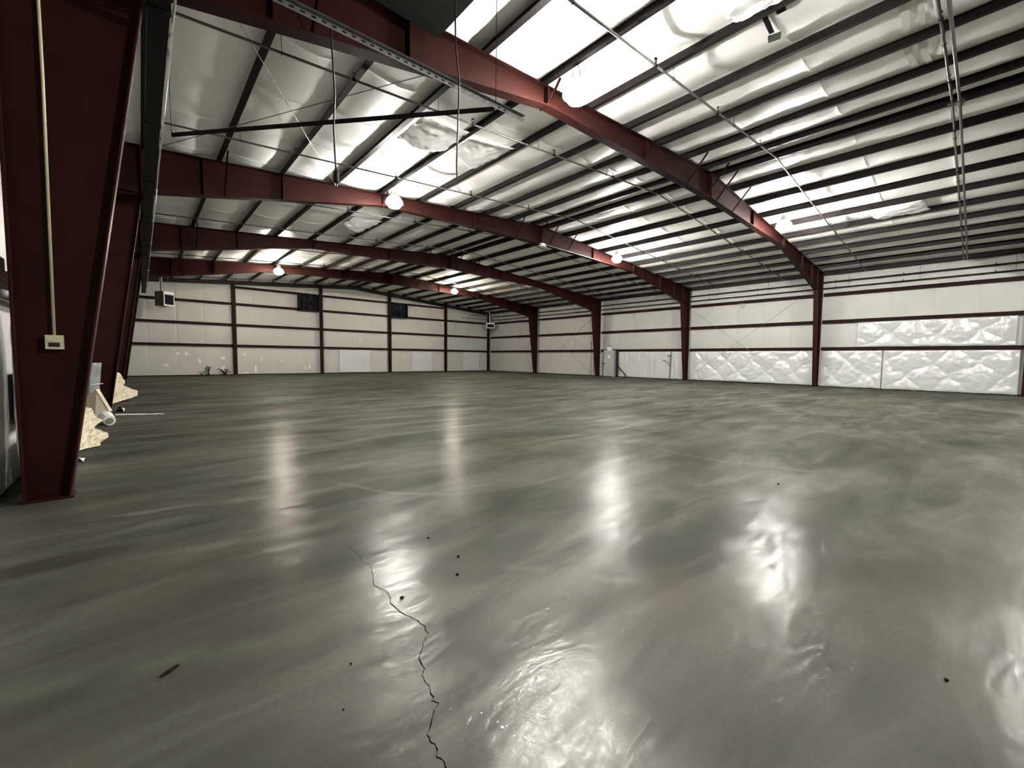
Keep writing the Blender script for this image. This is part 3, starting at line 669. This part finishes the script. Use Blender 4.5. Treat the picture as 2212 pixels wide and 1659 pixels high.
# ------------------------------------------------------------------ unit heaters
def heater(c, w, d, h, ang, label, body, frontm, louv):
    x, y, z = c; t = thing('unit_heater', (x, y, z), label, 'heater', 'unit heaters in the corners')
    R = lambda mb: mb.rot(ang, (x, y, 0))
    R(MB().box((x-w/2, y-d/2+.02, z), (x+w/2, y+d/2, z+h))).build('casing', body, t)
    fr = MB(); yf = y-d/2
    fr.box((x-w/2, yf-.02, z), (x+w/2, yf+.02, z+h*.12)); fr.box((x-w/2, yf-.02, z+h*.80), (x+w/2, yf+.02, z+h)); fr.box((x-w/2, yf-.02, z+h*.12), (x-w/2+.05, yf+.02, z+h*.8)); fr.box((x+w/2-.05, yf-.02, z+h*.12), (x+w/2, yf+.02, z+h*.8))
    R(fr).build('front_frame', frontm, t)
    R(MB().box((x-w/2+.05, yf+.005, z+h*.12), (x+w/2-.05, yf+.019, z+h*.8))).build('grille_back', 'fan', t)
    for k in range(louv):
        zz = z+h*(.16+.60*k/(louv-1)); R(MB().add([(x-w/2+.05, yf-.02, zz), (x+w/2-.05, yf-.02, zz), (x+w/2-.05, yf+.004, zz+.03), (x-w/2+.05, yf+.004, zz+.03), (x-w/2+.05, yf-.02, zz-.006), (x+w/2-.05, yf-.02, zz-.006), (x+w/2-.05, yf+.004, zz+.024), (x-w/2+.05, yf+.004, zz+.024)], [(0,1,2,3),(7,6,5,4),(0,4,5,1),(3,2,6,7),(0,3,7,4),(1,5,6,2)])).build('louvre', 'fan', t)
    for sx in (-1, 1):
        R(MB().path([(x+sx*w*.4, y, z+h), (x+sx*w*.4, y, roofline(x)+.14)], .012, 6)).build('hanger_rod', 'galv', t)
    R(MB().path([(x, y+d*.3, z+h), (x, y+d*.3, roofline(x)+.16)], .065, 12)).build('vent_pipe', 'galv', t)
    R(MB().path([(x-w*.2, y-d*.2, z), (x-w*.2, y-d*.2, z-.1), (x-w*.6, y+.1, z-.12)], .012, 6)).build('gas_pipe', 'soot', t)
heater((1.28, 34.9, 4.55), .72, .62, .92, math.radians(42), 'brown unit heater with louvres hanging in the far left corner', 'brown', 'offwhite', 8)
heater((28.35, 35.4, 4.66), .86, .6, .54, math.radians(-28), 'small white unit heater hanging in the far right corner', 'offwhite', 'offwhite', 6)

# ------------------------------------------------------------------ exhaust fans on the far wall
def fan(x0, x1, z0, z1, label):
    cx, cz = (x0+x1)/2, (z0+z1)/2; t = thing('exhaust_fan', (cx, 36.8, z0), label, 'fan', 'black exhaust fans on the far wall')
    fr = MB(); y0, y1 = 36.62, Y_FAR-.02; e = .07
    for a, b2 in (((x0, z0), (x1, z0+e)), ((x0, z1-e), (x1, z1)), ((x0, z0), (x0+e, z1)), ((x1-e, z0), (x1, z1))): fr.box((a[0], y0, a[1]), (b2[0], y1, b2[1]))
    fr.build('housing', 'fan', t)
    MB().box((x0+e, Y_FAR-.06, z0+e), (x1-e, Y_FAR-.03, z1-e)).build('shutter_back', 'fan', t)
    r = min(x1-x0, z1-z0)/2-.09; n = 28; ring = [(cx+r*math.cos(2*math.pi*k/n), 36.70, cz+r*math.sin(2*math.pi*k/n)) for k in range(n+1)]
    MB().path(ring, .035, 6).build('orifice_ring', 'fan', t)
    for k in range(5):
        a = k*2*math.pi/5; c, s = math.cos(a), math.sin(a); B = MB(); vs = []
        for rr, wd in ((.1, .07), (r*.55, .17), (r*.93, .2)):
            for sd in (-1, 1): vs.append((cx+rr*c-sd*wd*s, 36.80+sd*.05, cz+rr*s+sd*wd*c))
        q = [(v[0], v[1]+.008, v[2]) for v in vs]
        B.add(vs+q, [(0,1,3,2),(2,3,5,4),(7,6,8,9),(9,8,10,11),(0,2,8,6),(2,4,10,8),(4,5,11,10),(5,3,9,11),(3,1,7,9),(1,0,6,7)]).build('blade', 'fan', t)
    MB().prism([(.11*math.cos(2*math.pi*k/14), .11*math.sin(2*math.pi*k/14)) for k in range(14)], lambda u, v, k: (cx+u, (36.74, 36.88)[k], cz+v)).build('hub', 'fan', t)
    for k in range(-3, 4):
        MB().path([(cx+k*.19, 36.64, z0+.03), (cx+k*.19, 36.64, z1-.03)], .008, 5).build('guard_bar', 'fan', t)
fan(9.67, 11.25, 5.14, 6.55, 'black square exhaust fan beside the second end wall post')
fan(17.68, 19.26, 5.14, 6.55, 'black square exhaust fan beside the third end wall post')

# ------------------------------------------------------------------ right wall equipment
t = thing('electrical_cabinet', (29.3, 20.55, 0), 'tall grey electrical cabinet beside the third frame column', 'cabinet')
MB().box((29.14, 20.05, .05), (29.42, 21.05, 2.16)).build('body', 'cab', t)
d = MB().box((29.11, 20.12, .12), (29.139, 20.93, 2.06)).build('door', 'cab', t)
MB().box((29.085, 20.88, 1.0), (29.109, 20.92, 1.2)).build('handle', 'black', d)
MB().box((29.10, 20.42, 1.52), (29.109, 20.58, 1.78)).build('warning_label', 'white', d)
MB().box((29.12, 20.02, 2.16), (29.44, 21.08, 2.19)).build('rim', 'offwhite', t)
MB().box((29.2, 20.4, 2.19), (29.40, 20.75, 2.47)).build('meter_box', 'offwhite', t)
MB().path([(29.3, 20.45, 2.47), (29.3, 20.45, 2.58), (29.3, 20.58, 2.64), (29.3, 20.70, 2.58), (29.3, 20.70, 2.47)], .02, 8).build('conduit_loop', 'galv', t)
for y in (20.1, 21.0): MB().box((29.16, y-.04, 0), (29.40, y+.04, .05)).build('foot', 'cab', t)
t = thing('disconnect_switch', (29.36, 21.25, .8), 'small switch box with loops left of the grey cabinet', 'switch box')
MB().box((29.30, 21.18, .85), (29.42, 21.34, 1.18)).build('box', 'soot', t)
for z in (.92, 1.1): MB().lathe([(.05, z-.04), (.06, z), (.05, z+.04)], (29.27, 21.26, 0), 12).build('knob', 'bright', t)
MB().path([(29.36, 21.26, .85), (29.36, 21.30, .3), (29.36, 21.3, .02)], .02, 8).build('conduit', 'galv', t); MB().path([(29.36, 21.26, 1.18), (29.36, 21.2, 2.1)], .015, 8).build('riser', 'galv', t)
t = thing('door_jamb', (29.4, 19.9, 0), 'dark upright jamb with diagonal foot beside the grey cabinet', 'post')
MB().box((29.30, 19.80, 0), (29.42, 19.96, 2.12)).build('upright', 'black', t); MB().bar((29.36, 19.85, .95), (29.36, 19.10, .25), .05, .07).build('diagonal', 'black', t); MB().bar((29.36, 19.11, .27), (29.36, 18.97, 0.03), .05, .07).build('toe', 'black', t)
t = thing('bracket_post', (29.3, 15.2, 0), 'thin black post with bent arms in front of draped plastic', 'post')
MB().path([(29.3, 15.24, .0), (29.3, 15.21, 1.0), (29.3, 15.17, 2.12)], .028, 8).build('upright', 'black', t)
MB().path([(29.3, 15.23, .95), (29.3, 15.42, 1.28), (29.3, 15.82, 1.43)], .025, 8).build('lower_arm', 'black', t); MB().path([(29.3, 15.12, 1.77), (29.3, 15.42, 1.73)], .03, 8).build('upper_arm', 'black', t)
MB().box((29.22, 15.1, 0), (29.38, 15.36, .015)).build('foot_plate', 'black', t)
# thin vertical conduits left of the third column and a pipe hook on the top girt
for k, (y, z0, z1, lb) in enumerate(((22.55, .05, 3.1, 'left thin conduit on the wall beside the third column'), (22.25, .3, 2.9, 'right thin conduit on the wall beside the third column'))):
    t = thing('conduit', (29.38, y, z0), lb, 'conduit'); MB().path([(29.38, y, z0), (29.38, y, z1)], .016, 8).build('tube', 'soot', t); MB().box((29.36, y-.04, z1-.3), (29.42, y+.04, z1-.22)).build('strap', 'soot', t)
t = thing('hook_bracket', (29.35, 10.4, 4.85), 'small galvanised hoop hanging from the upper right wall girt', 'bracket')
MB().path([(29.36, 10.33, 5.2), (29.36, 10.33, 4.98), (29.36, 10.40, 4.88), (29.36, 10.52, 4.88), (29.36, 10.59, 4.98), (29.36, 10.59, 5.2)], .018, 6).build('hoop', 'galv', t); MB().path([(29.36, 10.46, 5.2), (29.36, 10.46, 4.9)], .015, 6).build('stem', 'galv', t)
t = thing('hazard_sign', (29.05, -1.45, .9), 'cream card with dark print low on the near right column', 'sign')
MB().xz([(28.772, 1.45), (28.695, 2.0), (28.683, 2.0), (28.760, 1.45)], -1.54, -1.36).build('card', 'batt', t)
MB().xz([(28.757, 1.50), (28.745, 1.60), (28.741, 1.60), (28.753, 1.50)], -1.52, -1.38).build('print', 'crumb', t)
t = thing('wall_sheet', (29.5, -2.4, 0), 'white plastic sheet low on the wall at the right edge', 'plastic sheet')
MB().grid(30, 30, lambda u, v: (WX_R-.14-.03*fbm(u*4, v*4, 31), -5+3.3*u, .04+2.05*v), thick=(.02, 0, 0)).build('sheet', 'quilt', t, smooth=True)
tag(MB().bar((29.4, 8.6, .025), (29.36, 11.3, .025), .09, .05).build('loose_board', 'crumb'), 'dark narrow board lying along the foot of the quilted wall', 'board')

# ------------------------------------------------------------------ scrap along the left wall
def crumple(name, m, c, r, seed, label, cat, n=18, flat=.55, sx=1, sy=1, sharp=.45):
    vs = []; fs = []; W = n
    for j in range(n//2+1):
        ph = math.pi*j/(n//2)
        for i in range(n):
            th = 2*math.pi*i/n; d = Vector((math.sin(ph)*math.cos(th), math.sin(ph)*math.sin(th), math.cos(ph)))
            k = r*(1+sharp*fbm(d.x*1.6+seed, d.y*1.6, d.z*1.6, 4)+.12*fbm(d.x*5+seed, d.y*5, d.z*5))
            z = max(0, c[2]+flat*r*.8+d.z*k*flat)
            vs.append((c[0]+d.x*k*sx, c[1]+d.y*k*sy, z))
    for j in range(n//2):
        for i in range(n): fs.append((j*W+i, j*W+(i+1) % n, (j+1)*W+(i+1) % n, (j+1)*W+i))
    return tag(MB().add(vs, fs).build(name, m), label, cat)
def sheetpile(name, m, base, ridge, w, seed, label, cat, toe):
    # crumpled batt leaning: swept from floor edge 'toe' up to 'ridge', with depth
    def fn(u, v):
        p = Vector(toe[0]).lerp(Vector(toe[1]), u).lerp(Vector(ridge[0]).lerp(Vector(ridge[1]), u), v)
        n = .06*fbm(u*3+seed, v*3, 0, 4)+.03*fbm(u*9+seed, v*9, 0)
        ed = .10*fbm(u*2.3+seed, v*5, 5) * (1 if u > .8 else .3)
        return (p.x+n+ed, p.y+n*.6, max(.0, p.z+n*.8*(1 if 0 < v else 0)))
    return tag(MB().grid(22, 22, fn, thick=(-.10, .08, .02)).build(name, m), label, cat, 'scrap insulation along the left wall')
sheetpile('insulation_batt', 'batt', None, [(-.98, 9.6, .60), (-.66, 10.6, .50)], .3, 3, 'crumpled cream insulation batt on the floor behind the near column', 'insulation scrap', [(-.85, 8.75, .02), (-.50, 9.35, .02)])
sheetpile('insulation_batt', 'batt', None, [(-.85, 16.9, 1.0), (-.62, 17.9, .95)], .3, 8, 'crumpled cream insulation batt behind the second left column', 'insulation scrap', [(-.70, 16.7, .02), (-.10, 18.2, .12)])
t = thing('leaning_board', (-.85, 13.2, 0), 'tan board leaning beside the second left column', 'board')
MB().add([(-1.00, 12.75, .05), (-.78, 12.55, .01), (-.55, 12.95, .18), (-.76, 13.2, .66), (-1.00, 13.1, .48)] + [(-1.00, 12.80, .05), (-.78, 12.60, .01), (-.55, 13.0, .18), (-.76, 13.25, .66), (-1.00, 13.15, .48)], [(0,1,2,3,4),(9,8,7,6,5),(0,5,6,1),(1,6,7,2),(2,7,8,3),(3,8,9,4),(4,9,5,0)]).build('face', 'board', t)
MB().bar((-.55, 12.96, .18), (-.76, 13.21, .67), .07, .05).build('pale_edge', 'batt', t)
t = thing('plastic_roll', (-.56, 12.2, 0), 'small white roll of plastic lying by the second left column', 'roll')
MB().path([(-.60, 12.45, .13), (-.52, 11.9, .10)], [.12, .10], 12).build('wrap', 'white', t); MB().path([(-.523, 11.92, .10), (-.516, 11.87, .10)], .06, 10).build('core', 'board', t)
tag(MB().grid(12, 4, lambda u, v: (-.50+.88*u, 13.75-.45*u+.28*v*(1-.5*u)+.03*fbm(u*5, v, 2), .006+.012*abs(fbm(u*6, v*3, 4))), thick=(0, 0, .004)).build('paper_strip', 'white'), 'long white strip lying flat by the second left column', 'paper scrap')
tag(MB().grid(6, 6, lambda u, v: (-.53+.17*u, 14.45+.9*v, .01+.16*u*(1-u)*4*(1-v)), thick=(0, 0, .006)).build('paper_scrap', 'white'), 'curled white scrap behind the second left column', 'paper scrap')
tag(MB().grid(6, 6, lambda u, v: (-.70+.07*u, 8.05+.25*v, .01+.11*(1-u)*(1-v)), thick=(0, 0, .006)).build('paper_scrap', 'white'), 'small white scrap poking from behind the near column', 'paper scrap')
# grey plastic bundle against the left wall beyond the scrap, poly sheet in front
def hang(x, y0, y1, z0, z1, name, m, label, sd, amp=.05, lean=0):
    tag(MB().grid(30, 26, lambda u, v: (x+lean*(1-v)+amp*fbm(u*(y1-y0)*2.2, v*1.2, sd)+.012*fbm(u*9, v*7, sd), y0+(y1-y0)*u, z0+(z1-z0)*v), thick=(-.015, 0, 0)).build(name, m, None, smooth=True), label, 'plastic sheet', 'plastic sheets on the left wall')
hang(-.94, 6.42, 7.02, .02, 2.05, 'poly_sheet', 'poly', 'white plastic sheet hanging at the left edge behind near column', 41, .06, .03)
hang(-1.03, 7.06, 8.2, .62, 1.27, 'hole_patch', 'dark', 'dark patch drawn for a torn hole low on the left wall behind near column', 42, .03)  # dark sheet added in place of a torn hole in the facing
hang(-.98, 7.04, 8.5, .02, .52, 'poly_sheet', 'poly', 'shiny white plastic bunched at the foot of left wall', 43, .07, .08)
hang(-1.04, 14.3, 21.3, .02, 1.38, 'grey_sheet', 'tarp', 'grey plastic sheet along the left wall beyond second column', 44, .04, .02)
tag(MB().path([(-1.0, 6.5, 2.06), (-.98, 7.3, 2.08), (-1.0, 8.6, 2.05)], [.05, .06, .05], 8).build('rolled_facing', 'vinylnew', None, smooth=True), 'rolled white facing tucked under the left wall girt', 'plastic roll')

t = thing('wrapped_bundle', (-.9, 13.55, 0), 'grey plastic wrapped bundle standing before the second left column', 'bundle')
MB().grid(16, 24, lambda u, v: (-1.06+(.38-.10*(1-v))*u+.02*fbm(u*3, v*4, 51), 13.42-.08*math.sin(math.pi*u)+.03*fbm(u*5, v*6, 52), .01+1.26*v), thick=(0, .25, 0)).build('wrap', 'tarp', t, smooth=True)
MB().bar((-.86, 13.33, .78), (-.66, 13.36, .80), .01, .02).build('tie', 'white', t)
# dead weeds and scraps at the foot of the far wall
def weed(x, n, h, seed, label):
    t = thing('dry_weed', (x, 36.75, 0), label, 'weed', 'dry weeds at the far wall'); rnd = random.Random(seed)
    for k in range(n):
        a = rnd.uniform(0, 6.28); s = rnd.uniform(.08, .35); hh = h*rnd.uniform(.4, 1); bx = x+rnd.uniform(-.1, .1)
        MB().path([(bx, 36.75, 0), (bx+s*.4*math.cos(a), 36.75+.1*math.sin(a), hh*.6), (bx+s*math.cos(a), 36.75+.12*math.sin(a), hh), (bx+s*1.4*math.cos(a), 36.75+.12*math.sin(a), hh*.86)], [.02, .018, .03, .008], 5).build('stem', 'twig', t)
weed(3.6, 5, .72, 1, 'dark dry weed with drooping head at the far wall')
weed(4.62, 9, .6, 2, 'spiky brown weed beside the first end wall post')
weed(3.2, 3, .3, 5, 'tiny dark weed left of the drooping one')

# ------------------------------------------------------------------ crumbs on the floor
for k, (x, y, r) in enumerate([(1.708,2.923,.010),(1.71,2.493,.012),(1.559,2.284,.013),(1.147,2.279,.012),(.706,1.934,.006),(.584,1.693,.005),(5.653,1.516,.014),(2.748,.02,.010)]):
    crumple('floor_crumb', 'crumb', (x, y, 0), r, k*3.1, 'small dark crumb lying on the open concrete floor', 'debris', n=8, flat=.5)['group'] = 'dark crumbs on the floor'
tag(MB().path([(.02, 2.42, .004), (.05, 2.435, .006), (.085, 2.46, .004)], [.006, .010, .006], 6).build('twig_bit', 'twig'), 'short dark twig on the floor at lower left', 'debris')
for k, (x, y) in enumerate([(1.01,1.301),(1.033,1.223),(1.03,1.191),(1.05,1.185),(1.041,1.133),(1.068,1.096),(1.085,1.085)]):
    crumple('paint_fleck', 'white', (x, y, 0), .0032+.002*(k % 3), k*2.3, 'white paint fleck on the floor left of the scoured patch', 'debris', n=8, flat=.25)['group'] = 'white flecks by the scoured patch'
